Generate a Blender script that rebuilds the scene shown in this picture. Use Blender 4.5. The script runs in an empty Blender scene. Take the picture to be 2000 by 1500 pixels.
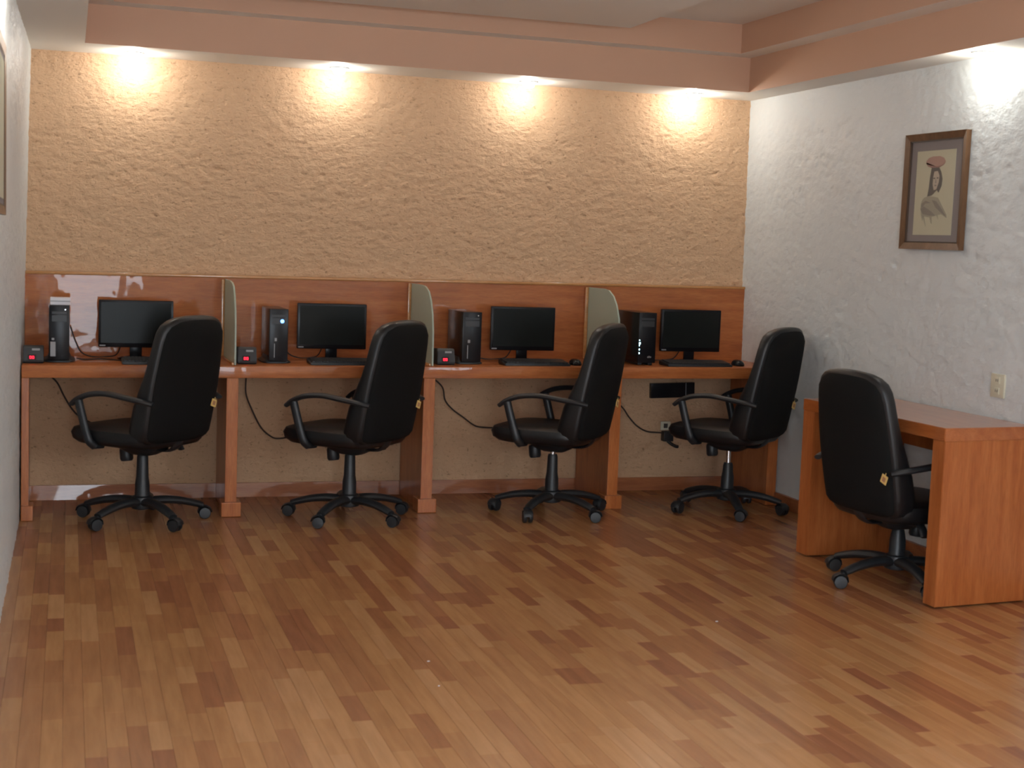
import bpy, bmesh, math, random
import numpy as np
from mathutils import Vector, Matrix

S = bpy.context.scene
COL = S.collection
PI = math.pi
random.seed(7)

# ------------------------------------------------------------------ camera
CAM = (0.2125, -7.5449, 1.3628)
yaw, pitch, roll, FPX = 0.303466, -0.095079, 0.036686, 2784.95
fw = Vector((math.sin(yaw)*math.cos(pitch), math.cos(yaw)*math.cos(pitch), math.sin(pitch)))
rt = Vector((math.cos(yaw), -math.sin(yaw), 0)); up = rt.cross(fw)
r2 = rt*math.cos(roll) + up*math.sin(roll); u2 = -rt*math.sin(roll) + up*math.cos(roll)
cd = bpy.data.cameras.new('camera'); cam = bpy.data.objects.new('camera', cd); COL.objects.link(cam)
cam.matrix_world = Matrix(((r2.x, u2.x, -fw.x, CAM[0]), (r2.y, u2.y, -fw.y, CAM[1]), (r2.z, u2.z, -fw.z, CAM[2]), (0, 0, 0, 1)))
cd.sensor_width = 36; cd.lens = FPX*36/2000; cd.clip_start = 0.05
S.camera = cam
# the photograph is a little soft all over: focus lies beyond the room
cd.dof.use_dof = True; cd.dof.focus_distance = 60; cd.dof.aperture_fstop = 10

# ------------------------------------------------------------------ daylight and exposure
W = bpy.data.worlds.new('world'); S.world = W; W.use_nodes = True
bg = W.node_tree.nodes['Background']
bg.inputs[0].default_value = (0.80, 0.90, 1.0, 1); bg.inputs[1].default_value = 15.8
S.view_settings.view_transform = 'Standard'; S.view_settings.look = 'None'
S.view_settings.gamma = 1; S.view_settings.use_curve_mapping = False
S.view_settings.exposure = 0.0
S.cycles.max_bounces = 7; S.cycles.diffuse_bounces = 5; S.cycles.glossy_bounces = 3; S.cycles.transmission_bounces = 3
S.cycles.sample_clamp_indirect = 8
RW0 = 3.965
YF = -9.6                 # the wall behind the photographer, with the door
WIN = [(0.03, 0.85, 0.02, 2.08), (-8.9, -7.0, 0.80, 2.15), (-9.2, -6.2, 1.15, 2.20)]   # a door behind; unseen side windows added to light the room
for k, (x0, x1, z0, z1) in enumerate(WIN):  # sky portals for the door and the two added side windows
    l = bpy.data.lights.new('window_daylight', 'AREA'); l.shape = 'RECTANGLE'
    l.size = x1-x0; l.size_y = z1-z0; l.cycles.is_portal = True
    o = bpy.data.objects.new('window_daylight', l); COL.objects.link(o)
    o.location = ((x0+x1)/2, YF-0.02, (z0+z1)/2) if k == 0 else (-0.02 if k == 1 else RW0+0.02, (x0+x1)/2, (z0+z1)/2)
    o.rotation_euler = (PI/2, 0, 0 if k == 0 else -PI/2 if k == 1 else PI/2)
LAMP_W = 3.6
LAMP_COL = (1.0, 0.93, 0.80)

# ------------------------------------------------------------------ materials
def mat(name, col, rough=0.5, spec=0.5, metal=0, coat=0, coat_r=0.1, emit=None, es=0):
    m = bpy.data.materials.new(name); m.use_nodes = True
    b = m.node_tree.nodes['Principled BSDF']
    b.inputs['Base Color'].default_value = (*col, 1); b.inputs['Roughness'].default_value = rough
    b.inputs['Specular IOR Level'].default_value = spec; b.inputs['Metallic'].default_value = metal
    b.inputs['Coat Weight'].default_value = coat; b.inputs['Coat Roughness'].default_value = coat_r
    if emit: b.inputs['Emission Color'].default_value = (*emit, 1); b.inputs['Emission Strength'].default_value = es
    return m
def nd(m, t, **k):
    n = m.node_tree.nodes.new(t)
    for a, v in k.items():
        if a in n.inputs: n.inputs[a].default_value = v
        else: setattr(n, a, v)
    return n
def lk(m, a, b): m.node_tree.links.new(a, b)
def ramp(m, fac, stops):
    r = nd(m, 'ShaderNodeValToRGB'); e = r.color_ramp.elements
    while len(e) < len(stops): e.new(0.5)
    for el, (p, c) in zip(e, stops): el.position = p; el.color = (*c, 1)
    lk(m, fac, r.inputs[0]); return r.outputs[0]
def mixc(m, a, b, fac=None, mode='MIX', f=0.5):
    n = nd(m, 'ShaderNodeMix', data_type='RGBA', blend_type=mode)
    n.inputs[0].default_value = f
    if fac is not None: lk(m, fac, n.inputs[0])
    for s, i in ((a, 6), (b, 7)):
        if isinstance(s, tuple): n.inputs[i].default_value = (*s, 1)
        else: lk(m, s, n.inputs[i])
    return n.outputs[2]
def coords(m, scale=(1, 1, 1), kind='Object'):
    t = nd(m, 'ShaderNodeTexCoord'); mp = nd(m, 'ShaderNodeMapping'); mp.inputs['Scale'].default_value = scale
    lk(m, t.outputs[kind], mp.inputs[0]); return mp.outputs[0]
def noise(m, vec, scale, detail=4, rough=0.55, out=0):
    n = nd(m, 'ShaderNodeTexNoise', Scale=scale, Detail=detail, Roughness=rough); lk(m, vec, n.inputs['Vector']); return n.outputs[out]
def bump(m, h, strength=0.3, dist=0.01):
    b = nd(m, 'ShaderNodeBump', Strength=strength, Distance=dist); lk(m, h, b.inputs['Height'])
    lk(m, b.outputs[0], m.node_tree.nodes['Principled BSDF'].inputs['Normal']); return b
def setc(m, c, inp='Base Color'): lk(m, c, m.node_tree.nodes['Principled BSDF'].inputs[inp])

def stucco(name, base, dark, rough, spec, pit=0.5):
    m = mat(name, base, rough, spec)
    v = coords(m)
    blotch = noise(m, v, 2.2, 4)
    c = mixc(m, tuple(x*0.93 for x in base), tuple(min(1, x*1.04) for x in base), blotch)
    vp = coords(m, (1, 1, 1.7))
    n1 = noise(m, vp, 38, 6, 0.68)
    pits = ramp(m, n1, [(0.35, (1, 1, 1)), (0.41, (0, 0, 0))])
    c = mixc(m, c, dark, pits) if pit else c
    setc(m, c)
    n2 = noise(m, v, 95, 4, 0.6)
    add = nd(m, 'ShaderNodeMath', operation='MULTIPLY_ADD'); lk(m, n2, add.inputs[0]); add.inputs[1].default_value = 0.35; lk(m, n1, add.inputs[2])
    bump(m, add.outputs[0], 1.0 if pit else 0.6, 0.012 if pit else 0.006)
    return m
M = {}
M['peach'] = stucco('orange_stucco', (0.73, 0.470, 0.285), (0.46, 0.27, 0.155), 0.6, 0.3)
M['white'] = stucco('white_stucco', (0.72, 0.765, 0.77), (0.64, 0.68, 0.68), 0.38, 0.5, 0)
M['beam'] = mat('peach_paint', (0.62, 0.385, 0.265), 0.6, 0.3)
M['soffit'] = mat('white_paint', (0.84, 0.82, 0.77), 0.6, 0.3)
M['ceil'] = mat('ceiling_paint', (0.78, 0.74, 0.69), 0.8, 0.2)
for k in ('beam', 'soffit', 'ceil'):
    v = coords(M[k]); bump(M[k], noise(M[k], v, 180, 2), 0.08, 0.002)

def wood(name, a, b, c, grain=(1, 1, 1), rough=0.3, coat=0.6, coat_r=0.08, wob=0.0):
    m = mat(name, a, rough, 0.25, coat=coat, coat_r=coat_r)
    v = coords(m, grain)
    n = noise(m, v, 3.0, 6, 0.6)
    f = noise(m, v, 22.0, 3, 0.6)
    col = ramp(m, n, [(0.30, c), (0.48, a), (0.68, b)])
    g = ramp(m, f, [(0.35, (0.80, 0.78, 0.76)), (0.6, (1, 1, 1))])
    setc(m, mixc(m, col, g, None, 'MULTIPLY', 0.7))
    if wob:
        bb = nd(m, 'ShaderNodeBump', Strength=1.0, Distance=wob)
        lk(m, noise(m, coords(m), 5.0, 2), bb.inputs['Height'])
        lk(m, bb.outputs[0], m.node_tree.nodes['Principled BSDF'].inputs['Coat Normal'])
        lk(m, bb.outputs[0], m.node_tree.nodes['Principled BSDF'].inputs['Normal'])
    return m
A, B_, C_ = (0.45, 0.138, 0.036), (0.53, 0.178, 0.052), (0.36, 0.100, 0.026)
M['wood_h'] = wood('varnished_wood_horizontal_grain', A, B_, C_, (1, 4, 9), 0.55, 0.42, 0.03, 0.0045)
M['wood_v'] = wood('varnished_wood_upright_grain', A, B_, C_, (9, 6, 1), 0.35, 0.4, 0.15)
M['wood_d'] = wood('desk_wood', (0.42, 0.125, 0.032), (0.48, 0.155, 0.045), (0.36, 0.098, 0.025), (9, 9, 0.8), 0.42, 0.2, 0.25)
M['wood_top'] = wood('desk_top_wood', (0.42, 0.125, 0.032), (0.48, 0.155, 0.045), (0.36, 0.098, 0.025), (8, 0.9, 8), 0.28, 0.8, 0.15)
M['wood_rail'] = wood('light_rail_wood', (0.55, 0.26, 0.09), (0.60, 0.30, 0.12), (0.45, 0.20, 0.06), (1, 6, 6), 0.25, 0.9, 0.06)
M['base'] = wood('baseboard_wood', (0.38, 0.130, 0.050), (0.44, 0.160, 0.06), (0.31, 0.10, 0.040), (1, 4, 9), 0.5, 0.5, 0.05, 0.002)

# floor strips: the colour of each strip comes from its own random value
def strip_mat(name, src):
    m = mat(name, (0.4, 0.2, 0.1), 0.30, 0.5)
    if src == 'object': f = nd(m, 'ShaderNodeObjectInfo').outputs['Random']
    else: f = nd(m, 'ShaderNodeAttribute', attribute_name='shade').outputs['Fac']
    g = nd(m, 'ShaderNodeNewGeometry'); mp = nd(m, 'ShaderNodeMapping'); mp.inputs['Scale'].default_value = (38, 3.2, 38)
    lk(m, g.outputs['Position'], mp.inputs[0])
    n = noise(m, mp.outputs[0], 1.0, 5, 0.6)
    col = ramp(m, f, [(0.0, (0.300, 0.115, 0.052)), (0.14, (0.365, 0.158, 0.064)), (0.35, (0.405, 0.190, 0.076)), (0.7, (0.450, 0.222, 0.088)), (1.0, (0.480, 0.250, 0.112))])
    gr = ramp(m, n, [(0.32, (0.82, 0.79, 0.76)), (0.62, (1.05, 1.05, 1.05))])
    mp2 = nd(m, 'ShaderNodeMapping'); mp2.inputs['Scale'].default_value = (1, 0.6, 1); lk(m, g.outputs['Position'], mp2.inputs[0])
    w = noise(m, mp2.outputs[0], 2.4, 4)
    setc(m, mixc(m, col, gr, None, 'MULTIPLY', 0.8))
    rr = nd(m, 'ShaderNodeMapRange'); lk(m, w, rr.inputs[0]); rr.inputs[3].default_value = 0.235; rr.inputs[4].default_value = 0.265
    lk(m, rr.outputs[0], m.node_tree.nodes['Principled BSDF'].inputs['Roughness'])
    return m
M['strip'] = strip_mat('laminate_strip', 'object')
M['strip_far'] = strip_mat('laminate_strip_joined', 'attr')
M['slab'] = mat('floor_joint', (0.10, 0.045, 0.022), 0.7)

M['leather'] = mat('black_leather', (0.008, 0.008, 0.009), 0.40, 0.45)
bump(M['leather'], noise(M['leather'], coords(M['leather']), 160, 3), 0.15, 0.002)
M['fabric'] = mat('black_back_cloth', (0.006, 0.006, 0.006), 0.85, 0.2)
M['plastic'] = mat('black_plastic', (0.016, 0.018, 0.021), 0.42, 0.5)
M['gloss'] = mat('gloss_black_plastic', (0.007, 0.007, 0.009), 0.25, 0.2)
M['case'] = mat('black_case', (0.012, 0.011, 0.013), 0.2, 0.35)
M['screen'] = mat('dark_screen', (0.013, 0.015, 0.014), 0.25, 0.10)
M['chrome'] = mat('chrome', (0.8, 0.8, 0.82), 0.12, 0.5, 1)
M['silver'] = mat('silver_print', (0.30, 0.30, 0.31), 0.4, 0.5)
M['tag'] = mat('yellow_tag', (0.72, 0.50, 0.17), 0.7)
M['tagink'] = mat('tag_print', (0.42, 0.20, 0.10), 0.7)
M['keys'] = mat('keycap', (0.02, 0.02, 0.022), 0.45)
M['cord_b'] = mat('black_cord', (0.02, 0.018, 0.018), 0.5)
M['cord_w'] = mat('dark_brown_cord', (0.050, 0.030, 0.022), 0.6)
M['glass'] = mat('frosted_green_glass', (0.46, 0.53, 0.43), 0.45, 0.5)
M['glass'].node_tree.nodes['Principled BSDF'].inputs['Transmission Weight'].default_value = 0.18
M['red'] = mat('red_digits', (0.8, 0.02, 0.05), 0.5, emit=(1.0, 0.02, 0.06), es=3)
M['blue'] = mat('blue_light', (0.1, 0.3, 1.0), 0.5, emit=(0.08, 0.28, 1.0), es=9)
M['cyan'] = mat('pale_blue_light', (0.6, 0.9, 1.0), 0.5, emit=(0.5, 0.9, 1.0), es=5)
M['smoke'] = mat('dark_display_window', (0.03, 0.008, 0.010), 0.15)
M['plate'] = mat('ivory_plate', (0.66, 0.64, 0.50), 0.45)
M['slot'] = mat('outlet_slot', (0.05, 0.045, 0.04), 0.6)
M['whitebox'] = mat('white_card', (0.80, 0.78, 0.82), 0.5)
M['grey'] = mat('grey_stripe', (0.42, 0.42, 0.45), 0.5)
M['frame'] = wood('frame_wood', (0.135, 0.070, 0.034), (0.17, 0.09, 0.045), (0.10, 0.05, 0.024), (6, 6, 1.5), 0.4, 0.2, 0.2)
M['lip'] = mat('frame_lip', (0.060, 0.038, 0.026), 0.5)
M['mat_board'] = mat('grey_mat_board', (0.24, 0.21, 0.205), 0.8)
M['paper'] = mat('cream_paper', (0.50, 0.47, 0.34), 0.85)
for n_, c_ in (('ink', (0.13, 0.115, 0.10)), ('ink2', (0.24, 0.215, 0.18)), ('ink3', (0.34, 0.31, 0.235)), ('clay', (0.40, 0.25, 0.20)), ('clay2', (0.28, 0.165, 0.14)), ('skin', (0.44, 0.37, 0.29))): M[n_] = mat('sketch_'+n_, c_, 0.85)
M['bulb'] = mat('lit_bulb', (1, 1, 1), 0.5, emit=(0.85, 0.93, 1.0), es=60)
M['trim'] = mat('lamp_trim', (0.75, 0.77, 0.76), 0.3, 0.5)
M['wframe'] = mat('window_frame_white', (0.7, 0.7, 0.7), 0.4)
M['pane'] = mat('window_glass', (1, 1, 1), 0.0, 0.5)
M['pane'].node_tree.nodes['Principled BSDF'].inputs['Transmission Weight'].default_value = 1.0
M['pane'].node_tree.nodes['Principled BSDF'].inputs['IOR'].default_value = 1.0

# ------------------------------------------------------------------ mesh helpers
def obj(name, bm, m, parent=None, smooth=False, loc=None, mats=None):
    me = bpy.data.meshes.new(name); bm.normal_update(); bm.to_mesh(me); bm.free()
    for x in (mats or [m]): me.materials.append(x)
    if smooth:
        for p in me.polygons: p.use_smooth = True
        me.set_sharp_from_angle(angle=math.radians(38))
    o = bpy.data.objects.new(name, me); COL.objects.link(o)
    if loc: o.location = loc
    if parent: o.parent = parent
    return o
def tag(o, label=None, cat=None, group=None, kind=None):
    if label: o['label'] = label
    if cat: o['category'] = cat
    if group: o['group'] = group
    if kind: o['kind'] = kind
    return o
def thing(name, label, cat, loc=(0, 0, 0), rz=0, group=None):
    o = bpy.data.objects.new(name, None); COL.objects.link(o); o.empty_display_size = 0.1
    o.location = loc; o.rotation_euler = (0, 0, rz); return tag(o, label, cat, group)
def struct(name, bm, m, parent=None, smooth=False):
    o = obj(name, bm, m, parent, smooth)
    if not parent: o['kind'] = 'structure'
    return o
def NB(): return bmesh.new()
def merge(bm, other, mtx=None, mi=0):
    me = bpy.data.meshes.new('tmp'); 
    for f in other.faces: f.material_index = mi
    other.to_mesh(me); other.free()
    if mtx: me.transform(mtx)
    bm.from_mesh(me); bpy.data.meshes.remove(me); return bm
def box(bm, x0, x1, y0, y1, z0, z1, bev=0, seg=2, mtx=None, mi=0):
    b = bmesh.new(); bmesh.ops.create_cube(b, size=1)
    for v in b.verts: v.co = Vector(((x0+x1)/2+v.co.x*(x1-x0), (y0+y1)/2+v.co.y*(y1-y0), (z0+z1)/2+v.co.z*(z1-z0)))
    if bev: bmesh.ops.bevel(b, geom=b.edges[:], offset=bev, segments=seg, profile=0.6, affect='EDGES')
    return merge(bm, b, mtx, mi)
def hexa(bm, pts):   # eight corners: bottom ring then top ring
    v = [bm.verts.new(p) for p in pts]
    for f in ((3, 2, 1, 0), (4, 5, 6, 7), (0, 1, 5, 4), (1, 2, 6, 5), (2, 3, 7, 6), (3, 0, 4, 7)): bm.faces.new([v[i] for i in f])
    return bm
def loft(bm, secs, cap=True, mi=0):
    rings = [[bm.verts.new(p) for p in s] for s in secs]; n = len(rings[0])
    for a, b in zip(rings, rings[1:]):
        for i in range(n):
            f = bm.faces.new((a[i], a[(i+1) % n], b[(i+1) % n], b[i])); f.material_index = mi
    if cap:
        f = bm.faces.new(rings[0][::-1]); f.material_index = mi
        f = bm.faces.new(rings[-1]); f.material_index = mi
    return bm
def sell(cx, cy, z, hx, hy, n=28, e=3.2, tilt=0):
    out = []
    for i in range(n):
        a = 2*PI*i/n; c, s = math.cos(a), math.sin(a)
        x = hx*math.copysign(abs(c)**(2/e), c); y = hy*math.copysign(abs(s)**(2/e), s)
        out.append((cx+x, cy+y, z+tilt*y))
    return out
def lathe(bm, prof, mtx=None, n=20, mi=0):
    b = bmesh.new(); loft(b, [[(r*math.cos(2*PI*i/n), r*math.sin(2*PI*i/n), z) for i in range(n)] for r, z in prof])
    return merge(bm, b, mtx, mi)
def smooth_path(pts, k=6):
    P = [Vector(p) for p in pts]; P = [P[0]*2-P[1]] + P + [P[-1]*2-P[-2]]; out = []
    for i in range(1, len(P)-2):
        for j in range(k):
            t = j/k; a, b, c, d = P[i-1:i+3]
            out.append(0.5*((2*b)+(c-a)*t+(2*a-5*b+4*c-d)*t*t+(3*b-a-3*c+d)*t**3))
    return out+[P[-2]]
def sweep(bm, pts, rx, ry=None, side=None, n=10, k=6, mi=0, scale=None):
    # rx: half width along 'side', ry: half thickness across; scale(t) tapers
    path = smooth_path(pts, k) if k else [Vector(p) for p in pts]; ry = ry or rx; secs = []; prev = None
    for i, p in enumerate(path):
        t = (path[min(i+1, len(path)-1)]-path[max(i-1, 0)]).normalized()
        if side is not None: s = Vector(side); s = (s-t*s.dot(t)).normalized()
        else:
            s = prev if prev is not None else (Vector((0, 0, 1)) if abs(t.z) < 0.9 else Vector((1, 0, 0)))
            s = (s-t*s.dot(t)).normalized(); prev = s
        u = t.cross(s); q = scale(i/(len(path)-1)) if scale else 1
        secs.append([p+s*(rx*q*math.cos(2*PI*j/n))+u*(ry*q*math.sin(2*PI*j/n)) for j in range(n)])
    return loft(bm, secs, mi=mi)
def plate(bm, pts, y0, y1, mi=0):      # outline in x,z extruded along y
    loft(bm, [[(x, y0, z) for x, z in pts], [(x, y1, z) for x, z in pts]], mi=mi); return bm
def fix(bm): bmesh.ops.recalc_face_normals(bm, faces=bm.faces[:]); return bm
def dup(root, loc=None, rz=None, label=None):
    r = root.copy(); COL.objects.link(r)
    if loc is not None: r.location = loc
    if rz is not None: r.rotation_euler = (0, 0, rz)
    if label: r['label'] = label
    for ch in list(root.children):
        c = ch.copy(); COL.objects.link(c); c.parent = r
        for g in ch.children:
            d = g.copy(); COL.objects.link(d); d.parent = c
    return r

# ------------------------------------------------------------------ room shell
RW, ZC = 3.965, 2.253
rng = np.random.default_rng(3)
def relief(nu, nv, du, su, sv, amp):
    f = rng.standard_normal((nu, nv)); ku = np.fft.fftfreq(nu, du)[:, None]; kv = np.fft.fftfreq(nv, du)[None]
    tot = np.zeros((nu, nv))
    for s, w in ((1, 1), (0.5, 0.55), (2.5, 0.5)):
        g = np.exp(-2*(PI**2)*((ku*su*s)**2+(kv*sv*s)**2)); h = np.fft.ifft2(np.fft.fft2(f)*g).real; tot += w*h/h.std()
    tot /= tot.std(); tot = np.where(tot < -1.1, -1.1+(tot+1.1)*1.8, tot)
    return tot*amp
def relief_wall(name, m, P, nu, nv, du, amp, nrm, slab, kx=0.011, kz=0.007):
    # P(s,t): a point of the wall face, s along the wall in metres and t up; slab: the wall's body behind
    h = relief(nu+1, nv+1, du, kx, kz, amp)
    bm = NB()
    V = [[bm.verts.new(Vector(P(i*du, j*du))+Vector(nrm)*float(h[i, j])) for j in range(nv+1)] for i in range(nu+1)]
    for i in range(nu):
        for j in range(nv): bm.faces.new((V[i][j], V[i+1][j], V[i+1][j+1], V[i][j+1]))
    bm.normal_update()
    bm.faces.ensure_lookup_table()
    if bm.faces[5].normal.dot(Vector(nrm)) < 0: bmesh.ops.reverse_faces(bm, faces=bm.faces[:])
    for f in bm.faces: f.smooth = True
    box(bm, *slab)
    o = struct(name, bm, m); return o
def lx(z, y=0): return 0.030*(max(z, 0)/2.25)**2+(0.003+0.0105*min(1, max(z, 0)/1.4))*max(y, -3.4)      # the left wall leans a little
def rx_(z): return RW-0.016*(max(z, 0)/2.25)
relief_wall('wall_back', M['peach'], lambda s, t: (s-0.02, 0.0, t), 560, 316, 0.00714, 0.0013, (0, -1, 0), (-0.15, 4.15, 0.016, 0.15, -0.05, 2.75), 0.008, 0.005)
relief_wall('wall_right', M['white'], lambda s, t: (rx_(t), -s+0.01, t), 340, 226, 0.010, 0.0010, (-1, 0, 0), (RW+0.018, RW+0.15, -6.2, 0.014, -0.05, 2.75))
relief_wall('wall_left', M['white'], lambda s, t: (lx(t, -s), -s+0.01, t), 340, 226, 0.010, 0.0010, (1, 0, 0), (-0.15, -0.060, -7.0, 0.014, -0.05, 2.75))
# near parts of the side walls, smooth, out of the picture
def near_wall(name, xa, xb, xi, y0, y1, z0, z1):
    bm = NB(); box(bm, xi[0], xi[1], y1, -3.38, 0, 2.25)
    for a, b, c, d in ((YF-.15, y0, -.05, 2.75), (y0, y1, -.05, z0), (y0, y1, z1, 2.75)): box(bm, xa, xb, a, b, c, d)
    struct(name, bm, M['white'])
near_wall('wall_left_near', -0.15, -0.036, (-0.06, -0.036), -8.9, -7.0, .80, 2.15)
near_wall('wall_right_near', RW-.006, RW+.15, (RW-.006, RW+.016), -9.2, -6.2, 1.15, 2.20)
# wall behind the photographer with its two openings
bm = NB()
for x0, x1, z0, z1 in ((-0.15, .03, -.05, 2.75), (.03, .85, 2.08, 2.75), (.03, .85, -.05, .02), (.85, 4.15, -.05, 2.75)):
    box(bm, x0, x1, YF-0.15, YF, z0, z1)
struct('wall_front', bm, M['soffit'])
for k, (x0, x1, z0, z1) in enumerate(WIN):
    bm = NB(); t = 0.045
    for a in [(x0, x0+t, z0, z1), (x1-t, x1, z0, z1), (x0+t, x1-t, z0, z0+t), (x0+t, x1-t, z1-t, z1)] + [(x0+(x1-x0)*q/4-.02, x0+(x1-x0)*q/4+.02, z0+t, z1-t) for q in range(1, 4 if k else 1)]:
        if k == 0: box(bm, a[0], a[1], YF-0.10, YF-0.05, a[2], a[3])
        else: xx = -0.15 if k == 1 else RW+0.05; box(bm, xx, xx+.05, a[0], a[1], a[2], a[3])
    w = struct('window_%d' % (k+1), bm, M['wframe'])  # the two in the side walls are added for their daylight

# ceiling: soffit ring, two stepped peach faces, upper ceiling, hanging panel
Z2, Z3 = 2.437, 2.590
XL, YB, XR, XRn = 0.280, -0.385, 3.745, 3.80         # inner edge of the soffit
def ring(bm, z0, z1, ix0, ixb, iy, ixr, ixrn, mi=0):
    box(bm, -0.10, ix0, YF, iy, z0, z1, mi=mi)
    box(bm, -0.10, 4.10, iy, 0.02, z0, z1, mi=mi)
    for v in hexa(bm, [(ixrn, YF, z0), (4.10, YF, z0), (4.10, iy, z0), (ixr, iy, z0), (ixrn, YF, z1), (4.10, YF, z1), (4.10, iy, z1), (ixr, iy, z1)]).verts: pass
    return bm
def two_tone(name, bm):
    fix(bm)
    for f in bm.faces: f.material_index = 0 if abs(f.normal.z) > 0.5 else 1
    o = obj(name, bm, None, mats=[M['soffit'], M['beam']]); o['kind'] = 'structure'; return o
two_tone('trim_1', ring(NB(), ZC, Z2, XL, 0, YB, XR, XRn+0.03))
two_tone('trim_2', ring(NB(), Z2, Z3, XL+0.125, 0, YB-0.125, XR-0.12, XRn-0.10))
struct('ceiling', box(NB(), -0.15, 4.15, YF-0.15, 0.15, Z3, Z3+0.12), M['ceil'])
# hanging panel
bm = NB(); box(bm, 0.95, 2.93, -5.6, -0.66, 2.495, 2.545, 0.004, 1)
box(bm, 1.5, 2.4, -4.5, -1.2, 2.545, Z3)
struct('trim_3', bm, M['ceil'])

# floor ------------------------------------------------------------
fl = struct('floor', box(NB(), -0.15, 4.15, YF-0.15, 0.15, -0.12, -0.007), M['slab'])
SW = 0.0565; LENS = [0.17, 0.23, 0.29, 0.35, 0.42, 0.50]; GAP = 0.00025
def px(p):
    d = Vector(p)-Vector(CAM); w = d.dot(fw)
    return (1000+FPX*d.dot(r2)/w, 750-FPX*d.dot(u2)/w) if w > 0.1 else (1e6, 1e6)
def strip_bm(L, x=0, y=0, bm=None, lay=None, sh=0):
    bm = bm or NB(); c = 0.00035; x0, x1, y0, y1 = x+GAP, x+SW-GAP, y+GAP, y+L-GAP
    b = [bm.verts.new(p) for p in ((x0, y0, -.008), (x1, y0, -.008), (x1, y1, -.008), (x0, y1, -.008))]
    m_ = [bm.verts.new(p) for p in ((x0, y0, -c), (x1, y0, -c), (x1, y1, -c), (x0, y1, -c))]
    t = [bm.verts.new(p) for p in ((x0+c, y0+c, 0), (x1-c, y0+c, 0), (x1-c, y1-c, 0), (x0+c, y1-c, 0))]
    fs = [bm.faces.new(t)]
    for i in range(4):
        j = (i+1) % 4
        fs += [bm.faces.new((b[i], b[j], m_[j], m_[i])), bm.faces.new((m_[i], m_[j], t[j], t[i]))]
    if lay is not None:
        for f in fs:
            for l in f.loops: l[lay] = (sh, sh, sh, 1)
    return bm
strips = []
ncol = int(RW/SW)+3
for i in range(ncol):
    y = YF - random.random()*0.4; x = -0.077+i*SW
    while y < 0.0:
        k = random.choices(range(6), (2, 3, 4, 4, 3, 2))[0]
        ua, va = px((x, y, 0)); ub, vb = px((x+SW, y+LENS[k], 0))
        vis = -30 < (ua+ub)/2 < 2030 and (va+vb)/2 < 1530
        strips.append([vis, abs(ub-ua)*0+(va-vb)*(SW*FPX/max(0.5, (Vector((x, y, 0))-Vector(CAM)).dot(fw))) if vis else -1, x, y, k]); y += LENS[k]
strips.sort(key=lambda s: -s[1])
meshes = []
for L in LENS:
    bm = strip_bm(L); me = bpy.data.meshes.new('floor_strip'); bm.normal_update(); bm.to_mesh(me); bm.free(); me.materials.append(M['strip']); meshes.append(me)
for vis, a, x, y, k in strips[:300]:
    o = bpy.data.objects.new('floor_strip', meshes[k]); COL.objects.link(o); o.parent = fl; o.location = (x, y, 0)
bm = NB(); lay = bm.loops.layers.color.new('shade')
for vis, a, x, y, k in strips[300:]: strip_bm(LENS[k], x, y, bm, lay, random.random())
far = obj('floor_strips', bm, M['strip_far'], fl); far['kind'] = 'stuff'

# baseboards (leaning back a touch, varnished)
bm = NB(); hexa(bm, [(0.004, -.022, 0.0005), (RW-.004, -.022, 0.0005), (RW-.004, .02, 0.0005), (0.004, .02, 0.0005), (0.004, -.0125, .0745), (RW-.004, -.0125, .0745), (RW-.004, .02, .0745), (0.004, .02, .0745)])
struct('baseboard_back', fix(bm), M['base'])
struct('baseboard_right', box(NB(), RW-.020, RW+.02, YF, -.022, 0.0005, .073, .002, 1), M['base'])

# ------------------------------------------------------------------ long computer counter
# old site-built joinery: it rises a few millimetres from left to right
def zt(x): return 0.7365+0.0065*x
def zp(x): return 1.159+0.0065*x
t = thing('computer_counter', 'long varnished orange wood counter with back panel and four computer bays', 'counter', (2.0, -0.3, 0))
CO = Vector((2.0, -0.3, 0))
def cpart(name, bm, m, parent=t, smooth=False):
    fix(bm)
    if parent is t: bmesh.ops.translate(bm, verts=bm.verts[:], vec=-CO)
    return obj(name, bm, m, parent, smooth)
def slab_x(bm, x0, x1, y0, y1, f0, f1, bev=0.004):
    b = NB(); hexa(b, [(x0, y0, f0(x0)), (x1, y0, f0(x1)), (x1, y1, f0(x1)), (x0, y1, f0(x0)), (x0, y0, f1(x0)), (x1, y0, f1(x1)), (x1, y1, f1(x1)), (x0, y1, f1(x0))])
    if bev: bmesh.ops.bevel(b, geom=b.edges[:], offset=bev, segments=2, profile=0.6, affect='EDGES')
    return merge(bm, b)
X0, X1 = 0.006, RW-0.008
cpart('desktop', slab_x(NB(), X0, X1, -0.552, -0.032, lambda x: zt(x)-0.060, zt, 0.005), M['wood_h'], smooth=True)
cpart('back_panel', slab_x(NB(), X0, X1+0.004, -0.031, -0.009, lambda x: zt(x)-0.055, lambda x: zp(x)-.012, 0.001), M['wood_h'])
cpart('top_rail', slab_x(NB(), X0, X1+0.004, -0.041, -0.006, lambda x: zp(x)-0.012, lambda x: zp(x)+.004, 0.006), M['wood_rail'], smooth=True)
LEGX = [(0.006, 0.040), (0.951, 1.008), (1.937, 1.996), (2.955, 3.014), (3.893, 3.953)]
for i, (a, b) in enumerate(LEGX):
    sp = cpart('side_panel', slab_x(NB(), a+.008 if i else a, b-.008 if i < 4 else b, -0.515, -0.024, lambda x: 0.001, lambda x: zt(x)-.060, .001), M['wood_v'])
    cpart('front_post', slab_x(NB(), a, b, -0.545, -0.515, lambda x: 0.001, lambda x: zt(x)-.060, .002), M['wood_v'])
    if i < 4: cpart('foot_block', slab_x(NB(), a-(.018 if i else 0), b+.020, -0.566, -0.450, lambda x: 0.0005, lambda x: .072, .004), M['wood_v'])
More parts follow.
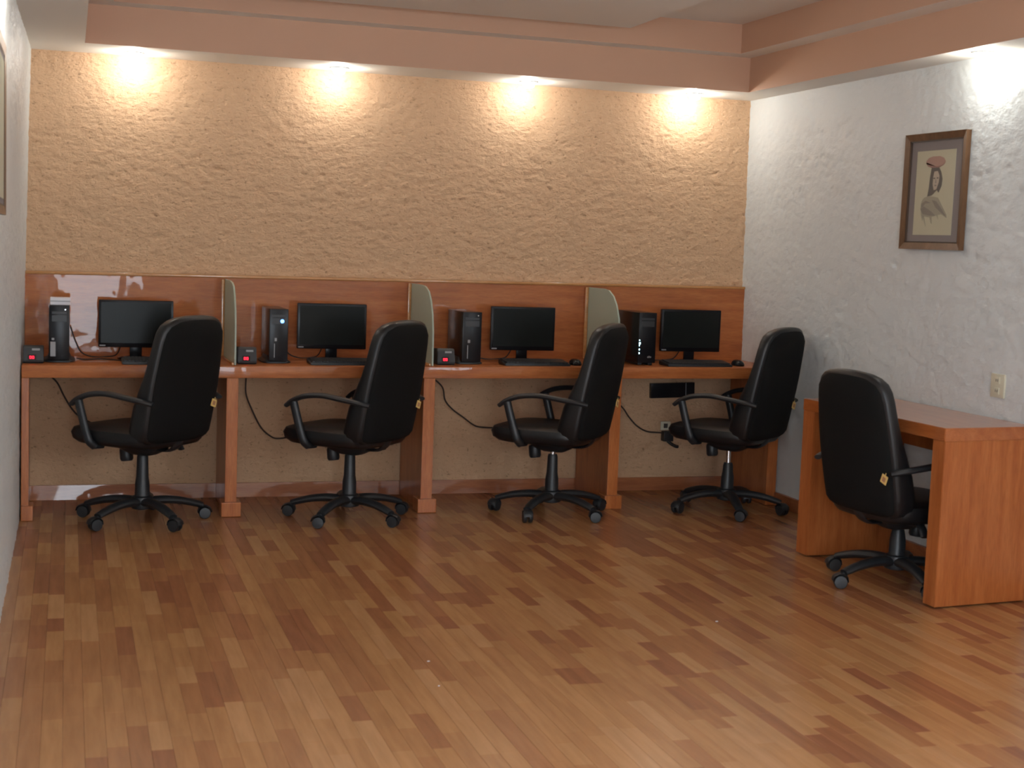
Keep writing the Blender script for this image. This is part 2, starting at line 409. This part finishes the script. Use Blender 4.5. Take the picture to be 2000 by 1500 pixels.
# frosted glass dividers with a rounded front shoulder
for gx in (0.990, 1.978, 2.992):
    top = zp(gx)-.018; zb = zt(gx)+.004
    pts = [(-0.036, zb), (-0.548, zb), (-0.548, zb+.02), (-0.540, 0.93), (-0.520, 1.01), (-0.480, 1.08), (-0.430, 1.125), (-0.36, top-.006), (-0.28, top), (-0.036, top)]
    bm = NB(); loft(bm, [[(gx-.004, y, z) for y, z in pts], [(gx+.004, y, z) for y, z in pts]])
    g = cpart('glass_divider', bm, M['glass'])
    cpart('mounting_strip', box(NB(), gx-.022, gx-.0045, -.058, -.0415, zb, top, .004), M['wood_rail'], smooth=True)
    cpart('base_strip', box(NB(), gx-.016, gx-.0045, -.540, -.058, zt(gx)+.0005, zt(gx)+.014, .004), M['wood_rail'], smooth=True)

# ------------------------------------------------------------------ computers
def LT(x, y=-0.3, dz=0.0006): return (x, y, zt(x)+dz)
def make_tower(n, x, label, led, side=0, w=0.092, d=0.31, h=0.272, y=-0.42):
    T = thing('computer_tower', label, 'computer', LT(x, y), 0, 'computer towers on the counter')
    z0 = 0.012
    bm = NB(); box(bm, -w/2, w/2, 0.012, d, z0, h, .003); obj('case', bm, M['case'], T, True)
    bm = NB(); box(bm, -w/2-.001, w/2+.001, 0, 0.0125, z0, h+.001, .004); fp = obj('front_panel', bm, M['gloss'], T, True)
    bm = NB(); box(bm, -w/2+.012, w/2-.012, -.0015, .002, h-.075, h-.045, .001); box(bm, -w/2+.012, w/2-.012, -.0015, .002, h-.040, h-.028, .001); obj('drive_bay', bm, M['plastic'], T)
    bm = NB()
    if n == 4:
        for s in (-1, 1): box(bm, s*w*.3-.012, s*w*.3+.012, .02, d-.02, 0, z0, .003)
    else:
        b2 = NB(); loft(b2, [sell(0, d/2-.005, 0, w*.5+.028, d*.40, 24, 5), sell(0, d/2-.005, .006, w*.5+.028, d*.40, 24, 5), sell(0, d/2-.005, .016, w*.5+.010, d*.38, 24, 5), sell(0, d/2-.005, .034, w*.5+.003, d*.36, 24, 5)]); merge(bm, b2)
    obj('stand', fix(bm), M['plastic'], T, True)
    if led == 'blue':
        lathe_m = Matrix.Translation((.016, -.001, h-.060))@Matrix.Rotation(PI/2, 4, 'X')
        obj('power_light', lathe(NB(), [(.009, 0), (.009, .002), (.006, .003)], lathe_m, 16), M['blue'], T)
    if led == 'white':
        bm = NB()
        for q, r in ((0.115, .003), (.098, .006), (.086, .003), (.065, .004), (.045, .004)):
            box(bm, -w/2+.003, -w/2+.003+r*1.3, -.002, .001, q+.02-r, q+.02+r, .0008)
        obj('power_light', bm, M['cyan'], T)
    if led in (None, 'dot'):
        obj('power_button', lathe(NB(), [(.0035, 0), (.0035, .002), (.002, .0028)], Matrix.Translation((w*.30, -.001, h-.018))@Matrix.Rotation(PI/2, 4, 'X'), 12), M['chrome'], T)
    bm = NB()
    if n == 1: box(bm, -w/2+.006, -w/2+.030, -.002, .001, .03, .100, .001); box(bm, -w/2+.012, -w/2+.024, -.002, .001, .108, .118, .001)
    elif n == 4: 
        for q in (-1, 0, 1): box(bm, .012+q*.008, .017+q*.008, -.002, .001, .040, .048+.003*(q == 0), .0006)
    else: box(bm, -w*.22, -w*.10, -.002, .001, .112, .128, .001); box(bm, -w*.24, -w*.20, -.002, .001, .03, .10, .0006)
    obj('badge', bm, M['silver'], T)
    return T
make_tower(1, 0.172, 'slim black computer tower under a small white box, far left bay', 'dot')
make_tower(2, 1.216, 'slim black computer tower with a round blue power light', 'blue')
make_tower(3, 2.217, 'slim black computer tower left of the monitor in the third bay, unlit front', None, w=0.100)
make_tower(4, 3.200, 'wider black computer tower with a column of pale blue lights', 'white', w=0.100, d=0.33, h=0.283)

bx = thing('white_box', 'small white box with a grey stripe on top of the leftmost tower', 'box', (0.176, -0.33, zt(.17)+.2745))
bm = NB(); box(bm, -.046, .046, -.05, .05, 0, .034, .002); obj('carton', bm, M['whitebox'], bx)
bm = NB(); box(bm, -.0465, .0465, -.0505, .0505, .015, .021); obj('stripe', bm, M['grey'], bx)

def seven(bm, x, z, w, h, segs, y=-.001):
    t_ = .0017
    R = {'a': (x, x+w, z+h-t_, z+h), 'd': (x, x+w, z, z+t_), 'g': (x, x+w, z+h/2-t_/2, z+h/2+t_/2), 'f': (x, x+t_, z+h/2, z+h), 'b': (x+w-t_, x+w, z+h/2, z+h), 'e': (x, x+t_, z, z+h/2), 'c': (x+w-t_, x+w, z, z+h/2)}
    for s in segs: a = R[s]; box(bm, a[0], a[1], y-.001, y+.001, a[2], a[3])
def make_timer(x, y, label, w=0.092):
    T = thing('display_unit', label, 'timer', LT(x, y), 0, 'black units with red digits')
    prof = [(-.060, 0), (-.066, .012), (-.050, .074), (-.036, .084), (.050, .078), (.055, 0)]
    bm = NB(); loft(bm, [[(-w/2, a, b) for a, b in prof], [(w/2, a, b) for a, b in prof]]); fix(bm)
    bmesh.ops.bevel(bm, geom=bm.edges[:], offset=.003, segments=2, affect='EDGES'); obj('housing', bm, M['plastic'], T, True)
    mt = Matrix.Translation((0, -.0655, .012))@Matrix.Rotation(-0.253, 4, 'X')
    bm = NB(); box(bm, -.024, .014, -.002, .002, .004, .030, .001, mtx=mt); obj('display_window', bm, M['smoke'], T)
    b2 = NB(); seven(b2, -.0165, .010, .0085, .013, 'abcdef', -.0025); seven(b2, -.004, .010, .0085, .013, 'abcdef', -.0025)
    bm = NB(); merge(bm, b2, mt); obj('digits', bm, M['red'], T)
    bm = NB(); box(bm, -.006, .030, -.0015, .0015, .050, .060, .001, mtx=mt); obj('name_plate', bm, M['silver'], T)
    return T
make_timer(0.056, -.40, 'small black unit with red digits against the left wall')
make_timer(1.058, -.40, 'small black unit with red digits beside the tower with the blue light')
make_timer(2.072, -.40, 'small black unit with red digits partly behind the middle glass divider')

def make_monitor(x, label, w=0.362, h=0.236, y=-.20, rz=0):
    T = thing('monitor', label, 'monitor', LT(x, y), rz, 'monitors on the counter')
    zb = .058
    bm = NB(); box(bm, -w/2, w/2, 0, .028, zb, zb+h, .005); b2 = NB(); box(b2, -w*.32, w*.32, .028, .050, zb+.03, zb+h-.04, .008); merge(bm, b2); obj('casing', bm, M['gloss'], T, True)
    b = .012; bm = NB(); box(bm, -w/2+b, w/2-b, -.0012, .001, zb+.022, zb+h-b); sc = obj('screen', bm, M['screen'], T)
    bm = NB(); box(bm, -w/2+.006, -w/2+.034, -.0015, .001, zb+.006, zb+.012); obj('badge', bm, M['silver'], T)
    bm = NB(); box(bm, -.030, .030, .010, .028, .012, zb+.03, .004); obj('neck', bm, M['gloss'], T, True)
    bm = NB(); loft(bm, [sell(0, 0.005, 0, .088, .066, 28, 2.4), sell(0, 0.005, .006, .090, .068, 28, 2.4), sell(0, 0.005, .011, .070, .05, 28, 2.4), sell(0, .01, .016, .036, .02, 28, 2.4)]); obj('base', fix(bm), M['gloss'], T, True)
    return T
make_monitor(0.537, 'black monitor in the far left bay, partly behind the first chair')
make_monitor(1.523, 'black monitor right of the tower with the blue power light', y=-.2)
make_monitor(2.565, 'black monitor in the third bay between tower and glass divider')
make_monitor(3.555, 'black monitor in the right bay beside the white wall')

def make_keyboard(x, y, label, w=0.360):
    T = thing('keyboard', label, 'keyboard', LT(x, y), 0, 'keyboards on the counter')
    bm = NB(); hexa(bm, [(-w/2, -.068, 0), (w/2, -.068, 0), (w/2, .068, 0), (-w/2, .068, 0), (-w/2, -.066, .012), (w/2, -.066, .012), (w/2, .066, .024), (-w/2, .066, .024)])
    bmesh.ops.bevel(bm, geom=bm.edges[:], offset=.003, segments=2, affect='EDGES'); obj('body', bm, M['plastic'], T, True)
    bm = NB(); mt = Matrix.Translation((0, 0, .0185))@Matrix.Rotation(0.0907, 4, 'X'); kw = (w-.02)/20
    for r in range(5):
        for c in range(20):
            if c in (14, 15) and c == 14+(r % 2)*0 and False: continue
            xx = -w/2+.01+c*kw; b2 = .0012
            box(bm, xx+b2, xx+kw-b2, -.055+r*.022+b2, -.055+(r+1)*.022-b2, -.001, .006, mtx=mt)
    k = obj('keys', bm, M['keys'], T); k['kind'] = 'stuff'
    return T
make_keyboard(0.640, -.45, 'black keyboard in the far left bay, mostly hidden by the first chair')
make_keyboard(1.545, -.44, 'black keyboard below the monitor in the bay with the blue light')
make_keyboard(2.560, -.43, 'black keyboard below the monitor in the third bay')
make_keyboard(3.483, -.44, 'black keyboard on the right end of the counter', 0.38)
def make_mouse(x, y, label, rz=0):
    T = thing('mouse', label, 'mouse', LT(x, y), rz, 'mice on the counter')
    bm = NB(); loft(bm, [sell(0, 0, 0, .029, .048, 20, 2.4), sell(0, 0, .008, .031, .050, 20, 2.4), sell(0, .002, .020, .027, .043, 20, 2.3), sell(0, .006, .029, .018, .030, 20, 2.2), sell(0, .008, .032, .008, .014, 20, 2)]); obj('shell', fix(bm), M['gloss'], T, True)
    obj('scroll_wheel', lathe(NB(), [(.006, -.003), (.008, -.002), (.008, .002), (.006, .003)], Matrix.Translation((0, -.026, .0245))@Matrix.Rotation(PI/2, 4, 'Y'), 12), M['plastic'], T)
    return T
make_mouse(2.792, -.42, 'black mouse right of the keyboard in the third bay')
make_mouse(3.745, -.42, 'black mouse near the white wall on the right end')

# monitor and tower leads lying on the counter
def cord(name, label, pts, r, m, group):
    o = obj(name, fix(sweep(NB(), pts, r, n=8, k=6)), m, None, True); return tag(o, label, 'cord', group)
lead = 'leads on the counter'
for x, xm, lab in ((0.235, 0.44, 'thin black lead lying between leftmost tower and its monitor'), (1.275, 1.46, 'thin black lead drooping right of the tower with blue light'), (2.285, 2.50, 'thin black lead running from third bay tower towards monitor stand'), (3.268, 3.50, 'thin black lead looping between lit tower and right bay monitor')):
    z = zt(x)+.004
    cord('lead', lab, [(x-.012, -.085, z+.15), (x+.015, -.075, z+.07), (x+.045, -.080, z+.018), (x+.10, -.100, z), (xm-.03, -.075, z), (xm+.01, -.09, z+.015), (xm+.03, -.135, z+.075)], .0032, M['cord_b'], lead)
cord('lead', 'grey lead curled on the desktop left of the first keyboard', [(.255, -.20, zt(.25)+.0035), (.29, -.26, zt(.3)+.0035), (.36, -.23, zt(.36)+.0035), (.42, -.27, zt(.4)+.0035), (.50, -.36, zt(.5)+.0035)], .003, M['cord_b'], lead)

# cords under the counter, hanging in front of the stucco wall
WY = -.024
def wcord(label, pts):
    return cord('cable', label, [(x, WY, z) for x, z in pts], .0042, M['cord_w'], 'power cords below the counter')
wcord('thin brown cord below the first bay, going behind the first chair', [(0.105, .672), (.126, .640), (.163, .600), (.195, .535), (.233, .470), (.275, .427), (.36, .38)])
wcord('brown cord hanging in a curve below the second bay', [(1.105, .676), (1.105, .63), (1.107, .549), (1.138, .468), (1.188, .372), (1.242, .323), (1.283, .312), (1.364, .323), (1.45, .33)])
wcord('wavy brown cord hanging below the third bay', [(2.07, .684), (2.111, .645), (2.170, .590), (2.187, .520), (2.231, .469), (2.291, .427), (2.351, .384), (2.396, .370), (2.499, .366), (2.58, .37)])
wcord('short brown cord running to the black plug below the right bay', [(3.17, .690), (3.195, .56), (3.202, .514), (3.242, .470), (3.275, .426), (3.325, .376), (3.389, .343), (3.478, .335)])
o = thing('power_adapter', 'black power adapter plugged into the socket below right bay', 'adapter', (3.512, -.014, .318))
obj('body', box(NB(), -.030, .030, -.045, 0, -.030, .028, .005), M['plastic'], o, True)
obj('plug_tail', fix(sweep(NB(), [(.0, -.030, -.028), (.022, -.034, -.045), (.052, -.032, -.060), (.066, -.03, -.062)], .009, n=10)), M['cord_b'], o, True)
o = thing('wall_socket', 'white wall socket above the black adapter below right bay', 'socket', (3.508, -.009, .375))
obj('plate', box(NB(), -.030, .030, -.006, .002, -.026, .024, .002), M['plate'], o)
obj('socket_face', box(NB(), -.012, .012, -.009, -.004, -.014, .012, .001), M['slot'], o)
o = thing('wall_unit', 'flat black box fixed to the wall below the right bay', 'box', (3.537, -.010, .582))
mt = Matrix.Rotation(-0.03, 4, 'Y')
obj('box_body', box(NB(), -.138, .078, -.024, .004, -.043, .043, .003, mtx=mt), M['case'], o, True)
obj('end_cap', box(NB(), .082, .134, -.024, .004, -.043, .043, .003, mtx=mt), M['case'], o, True)
obj('seam', box(NB(), .0775, .0825, -.021, .004, -.041, .041, mtx=mt), M['silver'], o)

# ------------------------------------------------------------------ office chairs
def make_chair(phase, lift, chrome_z, label, loc, rz, tagx=.172):
    T = thing('office_chair', label, 'chair', loc, rz, 'black office chairs')
    L = lift
    # seat
    bm = NB(); secs = []
    for z, hx, hy, cy in ((.376, .190, .200, .020), (.384, .220, .232, .024), (.402, .236, .252, .030), (.430, .241, .258, .032), (.452, .234, .250, .028), (.464, .208, .222, .022), (.469, .152, .160, .015), (.4705, .07, .08, .01)):
        secs.append(sell(0, cy, z+L, hx, hy, 44, 4.6))
    loft(bm, secs); obj('seat', fix(bm), M['leather'], T, True)
    bm = NB(); loft(bm, [sell(0, .0, .372+L, .165, .165, 32, 3.4), sell(0, .0, .380+L, .200, .200, 32, 3.4)]); obj('seat_pan', fix(bm), M['plastic'], T, True)
    # backrest: cushion and rear shell
    rows = [(.402, .155), (.407, .196), (.418, .221), (.442, .233), (.50, .238), (.58, .240), (.66, .241), (.74, .237), (.82, .229), (.89, .222), (.935, .212), (.965, .194), (.985, .166), (.996, .125), (1.0, .07)]
    def cyb(z): q = (z-.385)/.615; return -.205-.105*q-.020*math.sin(q*PI)*0.4
    def section(z, hw, front, back, bulge):
        n = 34; out = []; y = cyb(z)
        for i in range(n):
            a = 2*PI*i/n; c, s = math.cos(a), math.sin(a); e = 3.8
            xx = hw*math.copysign(abs(c)**(2/e), c); yy = math.copysign(abs(s)**(2/e), s)
            cur = 0.028*(xx/0.235)**2          # wings curl forward
            out.append((xx, y+cur+(front*yy+bulge*(1-(xx/hw)**2) if yy > 0 else back*yy), z+L-0.018*(xx/.235)**2*max(0, (z-.80)/.2)))
        return out
    bm = NB(); secs = []
    for i, (z, hw) in enumerate(rows):
        e = min(1, .35+min(i, len(rows)-1-i)*.24); lum = .012*math.exp(-((z-.60)/.07)**2)
        lo = .078*(1/(1+math.exp((z-.66)/.05))); secs.append(section(z, hw, (.054+lo)*e, .030*e, lum*.5))
    loft(bm, secs); bk = obj('backrest', fix(bm), M['leather'], T, True)
    bm = NB(); secs = []
    for i, (z, hw) in enumerate(rows[:-1]):
        e = min(1, .3+min(i, len(rows)-2-i)*.25)
        s = section(z*(1)+(.004 if i < 3 else -.006 if i > 8 else 0), hw-.014, .0, .050*e, 0); secs.append(s)
    loft(bm, secs); obj('back_shell', fix(bm), M['fabric'], bk, True)
    # yellow tag hanging at the right rear edge of the backrest
    tz = .578+L; ty = cyb(.6)-.026
    bm = NB(); mt = Matrix.Translation((tagx, ty-.006, tz))@Matrix.Rotation(.35, 4, 'Y')
    box(bm, -.018, .018, -.0012, .0012, -.018, .018, mtx=mt); box(bm, -.0015, .0015, -.001, .001, .017, .028, mtx=mt)
    tg = obj('tag', bm, M['tag'], T); tg['label'] = 'small square yellow tag'
    obj('tag_print', box(NB(), -.009, .009, -.0022, .0005, -.010, .009, mtx=mt), M['tagink'], tg)
    # armrests: a closed loop from the seat side over to the back
    for s in (-1, 1):
        x = s*.262
        bm = NB()
        sweep(bm, [(x*.90, -.262, .600+L), (x*.97, -.215, .610+L), (x, -.12, .622+L), (x, -.01, .632+L), (x, .09, .622+L), (x, .16, .596+L), (x, .200, .568+L)], .022, .0135, side=(1, 0, 0), n=12, scale=lambda q: 1-.22*abs(2*q-1)**3)
        sweep(bm, [(x, .158, .596+L), (x*.995, .142, .540+L), (x*.985, .118, .460+L), (x*.965, .100, .405+L), (x*.86, .09, .376+L)], .017, .021, side=(1, 0, 0), n=12)
        sweep(bm, [(x*.70, .085, .374+L), (x*.86, .09, .376+L)], .012, .020, side=(0, 0, 1), n=8, k=0)
        obj('armrest', fix(bm), M['plastic'], T, True)
    # mechanism, knob and lever
    bm = NB(); b2 = NB(); loft(b2, [sell(0, -.01, .325+L, .045, .055, 20, 4), sell(0, -.005, .345+L, .075, .10, 20, 4), sell(0, 0, .374+L, .095, .13, 20, 4)]); merge(bm, b2)
    sweep(bm, [(0, -.10, .355+L), (0, -.17, .360+L), (0, -.215, .395+L), (0, -.225, .46+L)], .032, .008, side=(1, 0, 0), n=8)
    obj('tilt_mechanism', fix(bm), M['plastic'], T, True)
    mt = Matrix.Translation((0, .105, .352+L))@Matrix.Rotation(-.12, 4, 'X')
    obj('tension_knob', lathe(NB(), [(.008, .02), (.012, 0), (.028, -.006), (.031, -.018), (.031, -.060), (.026, -.070)], mt, 16), M['plastic'], T, True)
    bm = NB(); sweep(bm, [(.06, -.02, .355+L), (.12, -.03, .360+L), (.175, -.04, .368+L)], .006, n=8)
    b2 = NB(); sweep(b2, [(.172, -.04, .372+L), (.200, -.046, .358+L), (.220, -.05, .328+L)], .020, .010, side=(0, 1, 0), n=10); merge(bm, b2)
    obj('lever', fix(bm), M['plastic'], T, True)
    # column
    obj('column', lathe(NB(), [(.040, .085), (.040, .12), (.035, .130), (.034, .185), (.029, .215), (.026, chrome_z-.012), (.022, chrome_z)], None, 20), M['plastic'], T, True)
    obj('gas_lift', lathe(NB(), [(.0125, chrome_z-.02), (.0125, .345+L)], None, 16), M['chrome'], T, True)
    # five-star base
    ph = phase-rz
    bm = NB(); lathe(bm, [(.032, .060), (.050, .066), (.056, .10), (.050, .120), (.040, .126)], None, 20); bs = obj('base_hub', bm, M['plastic'], T, True)
    for k in range(5):
        a = ph+k*2*PI/5; mt = Matrix.Rotation(a, 4, 'Z')
        b2 = NB(); sweep(b2, [(.030, 0, .096), (.10, 0, .101), (.18, 0, .094), (.25, 0, .078), (.288, 0, .066)], 0.034, .0225, side=(0, 1, 0), n=12, scale=lambda q: 1-.36*q)
        b3 = NB(); merge(b3, b2, mt); lg = obj('leg', fix(b3), M['plastic'], T, True)
        ca = a+random.uniform(-1.2, 1.2); cm = Matrix.Translation((.288*math.cos(a), .288*math.sin(a), 0))@Matrix.Rotation(ca, 4, 'Z')
        b2 = NB()
        for s in (-1, 1): lathe(b2, [(.010, -.010), (.026, -.009), (.0285, -.004), (.0285, .004), (.026, .009), (.010, .010)], Matrix.Translation((.012, s*.0145, .0290))@Matrix.Rotation(PI/2, 4, 'X'), 18)
        lathe(b2, [(.006, .03), (.006, .068)], None, 10)
        b4 = NB(); sweep(b4, [(.012-.031, 0, .030), (.012-.025, 0, .052), (.012, 0, .0625), (.012+.025, 0, .052), (.012+.033, 0, .034)], .023, .004, side=(0, 1, 0), n=10); merge(b2, b4)
        b5 = NB(); merge(b5, b2, cm); obj('caster', fix(b5), M['plastic'], lg, True)
    return T
R = math.radians
make_chair(R(152), 0, .325, 'leftmost black office chair, standing before the monitor nearest the left wall', (0.555, -.62, 0), R(46))
make_chair(R(160), 0, .325, 'black office chair just right of the tower with the blue light', (1.545, -.66, 0), R(45))
make_chair(R(155), .004, .312, 'black office chair overlapping the third glass divider, both armrests showing', (2.606, -.65, 0), R(50))
make_chair(R(185), .006, .262, 'black office chair at the right bay, chrome shaft showing below the seat', (3.590, -.68, 0), R(37))
make_chair(R(191), -.085, .240, 'lower black office chair pushed into the small desk', (3.590, -2.33, 0), R(-82), .222)

# ------------------------------------------------------------------ small desk by the right wall
D = thing('small_desk', 'orange wood desk with solid sides against the white wall', 'desk', (3.700, -2.235, 0))
def dq(name, pts, z0, z1, m, bev=.002):
    bm = NB(); hexa(bm, [(x, y, z0) for x, y in pts]+[(x, y, z1) for x, y in pts]); fix(bm)
    bmesh.ops.bevel(bm, geom=bm.edges[:], offset=bev, segments=2, affect='EDGES')
    bmesh.ops.translate(bm, verts=bm.verts[:], vec=(-3.700, 2.235, 0)); return obj(name, bm, m, D)
H = .722
NC, NR, FC, FR = (3.494, -2.762), (3.954, -2.715), (3.452, -1.705), (3.940, -1.700)
def off(p, dx, dy): return (p[0]+dx, p[1]+dy)
dq('desk_top', [off(NC, 0, 0), NR, FR, FC], H-.052, H, M['wood_top'])
dq('side_panel', [off(NC, .002, .0), off(NR, -.002, 0), off(NR, -.002, .075), off(NC, -.001, .078)], .006, H-.052, M['wood_d'])
dq('side_panel', [off(FC, 0.004, -.098), off(FR, -.002, -.098), off(FR, -.002, -.002), off(FC, .002, -.002)], .006, H-.052, M['wood_d'])
dq('back_apron', [(3.900, -2.64), (3.922, -2.64), (3.922, -1.80), (3.900, -1.80)], H-.19, H-.052, M['wood_d'])
for p in (off(NC, .05, .04), off(NR, -.05, .04), off(FC, .05, -.05), off(FR, -.05, -.05)):
    bm = lathe(NB(), [(.012, 0), (.012, .0065)], Matrix.Translation((p[0]-3.7, p[1]+2.235, 0)), 12); obj('glide', bm, M['plastic'], D)

# ------------------------------------------------------------------ wall plates and pictures
o = thing('wall_outlet', 'ivory wall outlet plate above the small desk', 'outlet', (rx_(.86)-.003, -2.444, .860))
obj('plate', box(NB(), -.006, .003, -.046, .046, -.050, .050, .003), M['plate'], o, True)
bm = NB()
for z in (-.022, .022):
    box(bm, -.009, -.005, -.016, .016, z-.014, z+.014, .002)
obj('socket_face', bm, M['plate'], o)
bm = NB()
for z in (-.022, .022):
    for y in (-.006, .006): box(bm, -.0098, -.008, y-.0015, y+.0015, z-.005, z+.006)
obj('slots', bm, M['slot'], o)

def picture(name, label, xw, sgn, y0, y1, z0, z1, fwid=.030, tilt=0, depth=1.0):
    # local frame: u along the wall seen from the room, v up, w out of the wall
    T = thing(name, label, 'picture', (xw, (y0+y1)/2, (z0+z1)/2)); hw, hh = abs(y1-y0)/2, (z1-z0)/2
    mt = Matrix(((0, 0, sgn, 0), (sgn, 0, 0, 0), (0, 1, 0, 0), (0, 0, 0, 1)))@Matrix.Rotation(tilt, 4, 'Z')
    def add(nm, bm, m, par=T, sm=False): b = NB(); merge(b, bm, mt); return obj(nm, fix(b), m, par, sm)
    for k, (a, b, c, d) in enumerate(((-hw, -hw+fwid, -hh, hh), (hw-fwid, hw, -hh, hh), (-hw, hw, hh-fwid, hh), (-hw, hw, -hh, -hh+fwid))):
        bm = NB(); i = fwid
        if k < 2: q = 1 if k == 0 else -1; e = -hw if k == 0 else hw; pts = [(e, -hh), (e, hh), (e+q*i, hh-i), (e+q*i, -hh+i)]
        else: q = -1 if k == 2 else 1; e = hh if k == 2 else -hh; pts = [(-hw, e), (hw, e), (hw-i, e+q*i), (-hw+i, e+q*i)]
        top = [.026*depth]*2+[.018*depth]*2
        hexa(bm, [(x, y, .001) for x, y in pts]+[(x, y, z) for (x, y), z in zip(pts, top)]); fix(bm)
        add('frame_rail', bm, M['frame'])
    bm = NB(); g = fwid
    for a, b, c, d in ((-hw+g, -hw+g+.006, -hh+g, hh-g), (hw-g-.006, hw-g, -hh+g, hh-g), (-hw+g, hw-g, hh-g-.006, hh-g), (-hw+g, hw-g, -hh+g, -hh+g+.006)): box(bm, a, b, c, d, .004, .0155*depth)
    add('inner_lip', bm, M['lip'])
    add('mat_board', box(NB(), -hw+.02, hw-.02, -hh+.02, hh-.02, .002, .007), M['mat_board'])
    return T, mt, hw, hh, add
T, mt, hw, hh, add = picture('framed_drawing', 'brown framed drawing of a woman with a bowl on her head, right wall', rx_(1.7)-.004, -1, -1.672, -2.148, 1.424, 1.948, tilt=-0.006)
# print: local u runs from left to right as seen from the room
pw, ph_, pcx, pcy = .150, .190, -.006, -.006
add('print_sheet', box(NB(), pcx-pw, pcx+pw, pcy-ph_, pcy+ph_, .007, .0085), M['paper'])
pr_ = [c for c in T.children if c.name.startswith('print_sheet')][0]
def flat(nm, pts, m, w=.0088):
    # pts given in the print's own 0..1 frame, y down
    bm = NB(); v = [(pcx-pw+2*pw*x, pcy+ph_-2*ph_*y) for x, y in pts]
    loft(bm, [[(x, y, .008) for x, y in v], [(x, y, w) for x, y in v]]); fix(bm); return add(nm, bm, m, pr_)
def ell(cx, cy, a, b, n=20, a0=0, a1=2*PI): return [(cx+a*math.cos(a0+(a1-a0)*i/n), cy+b*math.sin(a0+(a1-a0)*i/n)) for i in range(n)]
flat('drawn_bowl', ell(.50, .135, .255, .068, 24)[:13]+[(.27, .17), (.36, .215), (.62, .225), (.72, .18)][0:0]+[(.245+.01, .16), (.25, .12), (.31, .085), (.42, .070), (.60, .070), (.71, .095)][0:6], M['clay'], .0089)
flat('drawn_bowl_shadow', [(.26, .155), (.30, .185), (.40, .205), (.60, .205), (.71, .175), (.74, .145), (.68, .175), (.55, .19), (.42, .185)], M['clay2'], .0092)
flat('drawn_hair', [(.40, .205), (.60, .205), (.66, .26), (.70, .34), (.69, .42), (.62, .50), (.57, .47), (.45, .53), (.33, .545), (.36, .44), (.37, .33)], M['ink'], .0090)
flat('drawn_face', [(.48, .25), (.57, .245), (.62, .30), (.61, .38), (.56, .46), (.49, .47), (.455, .40), (.46, .31)], M['skin'], .0093)
for nm, pts, m in (('drawn_eye', ell(.49, .33, .028, .008, 10), M['ink']), ('drawn_eye', ell(.575, .327, .025, .008, 10), M['ink']), ('drawn_mouth', ell(.53, .415, .030, .009, 10), M['ink2']), ('drawn_nose', [(.53, .335), (.55, .385), (.52, .388)], M['ink2'])): flat(nm, pts, m, .0096)
flat('drawn_shawl', [(.24, .56), (.36, .535), (.50, .545), (.62, .56), (.74, .66), (.86, .76), (.87, .80), (.72, .755), (.62, .765), (.52, .78), (.42, .79), (.28, .78), (.20, .76), (.17, .68), (.19, .60)], M['ink3'], .0090)
for pts in ([(.18, .63), (.30, .59), (.44, .62), (.30, .625), (.20, .68)], [(.17, .69), (.26, .66), (.46, .72), (.58, .77), (.42, .77), (.24, .75)], [(.46, .585), (.58, .60), (.74, .70), (.86, .79), (.70, .73), (.56, .67)], [(.24, .77), (.27, .76), (.33, .88), (.34, .90)], [(.42, .78), (.48, .77), (.50, .87), (.47, .86)], [(.19, .75), (.25, .77), (.24, .83)], [(.60, .76), (.63, .76), (.66, .82)]): flat('drawn_fold', pts, M['ink2'] if len(pts) > 4 else M['ink3'], .0093)

T, mt, hw, hh, add = picture('framed_picture', 'brown framed picture on the left wall, cut by the photo edge', lx(1.7, -2.6)+.008, 1, -2.90, -2.260, 1.412, 1.985, depth=.55)
add('print_sheet', box(NB(), -hw+.055, hw-.055, -hh+.055, hh-.055, .007, .0085), M['paper'])

# ------------------------------------------------------------------ downlights in the soffit
def downlight(x, y, label, group='downlights in the soffit', drop=.0, p=1.0):
    T = thing('downlight', label, 'lamp', (x, y, ZC), 0, group)
    obj('trim_ring', lathe(NB(), [(.034, .002), (.050, .001), (.052, -.004), (.046, -.008), (.034, -.006)], None, 24), M['trim'], T, True)
    obj('bulb', lathe(NB(), [(.033, -.002), (.033, -.008), (.028, -.016-drop), (.016, -.022-drop), (.004, -.024-drop)], None, 20), M['bulb'], T, True)
    l = bpy.data.lights.new('bulb_light', 'POINT'); l.energy = LAMP_W*p; l.color = LAMP_COL; l.shadow_soft_size = .02
    lo = bpy.data.objects.new('bulb_light', l); COL.objects.link(lo); lo.parent = T; lo.location = (0, 0, -.045-drop)
    return T
ly = -.150
for x, lab in ((.515, 'lit downlight above the orange wall, nearest the left wall'), (1.535, 'lit downlight above the orange wall, second from left'), (2.560, 'lit downlight above the orange wall, third from left'), (3.530, 'lit downlight above the orange wall, nearest the right corner')):
    downlight(x, ly, lab, drop=.012, p=.72 if 1 < x < 3 else 1.0)
downlight(3.875, -2.30, 'lit downlight over the white right wall above the framed drawing')
downlight(.13, -2.35, 'lit downlight over the left wall beside its picture')
downlight(3.875, -4.7, 'lit downlight over the right wall near the photographer')  # added out of view for extra light in the near room
downlight(.13, -4.7, 'lit downlight over the left wall near the photographer')  # likewise an added lamp, brightens the near left side

# crumbs of paper on the laminate
def scrap(x, y, w, rz, label):
    T = tag(obj('paper_scrap', box(NB(), -w, w, -w*.6, w*.6, 0, .0015, .0004, 1), M['whitebox'], loc=(x, y, .0002)), label, 'scrap'); T.rotation_euler.z = rz
scrap(1.351, -3.102, .0045, .4, 'tiny white scrap on the floor, centre left, the farther of two close together')
scrap(1.320, -3.364, .0040, 1.1, 'tiny white scrap on the floor, centre left, the nearer of two close together')
scrap(2.537, -2.793, .0050, .2, 'tiny white scrap on the floor left of the small desk')
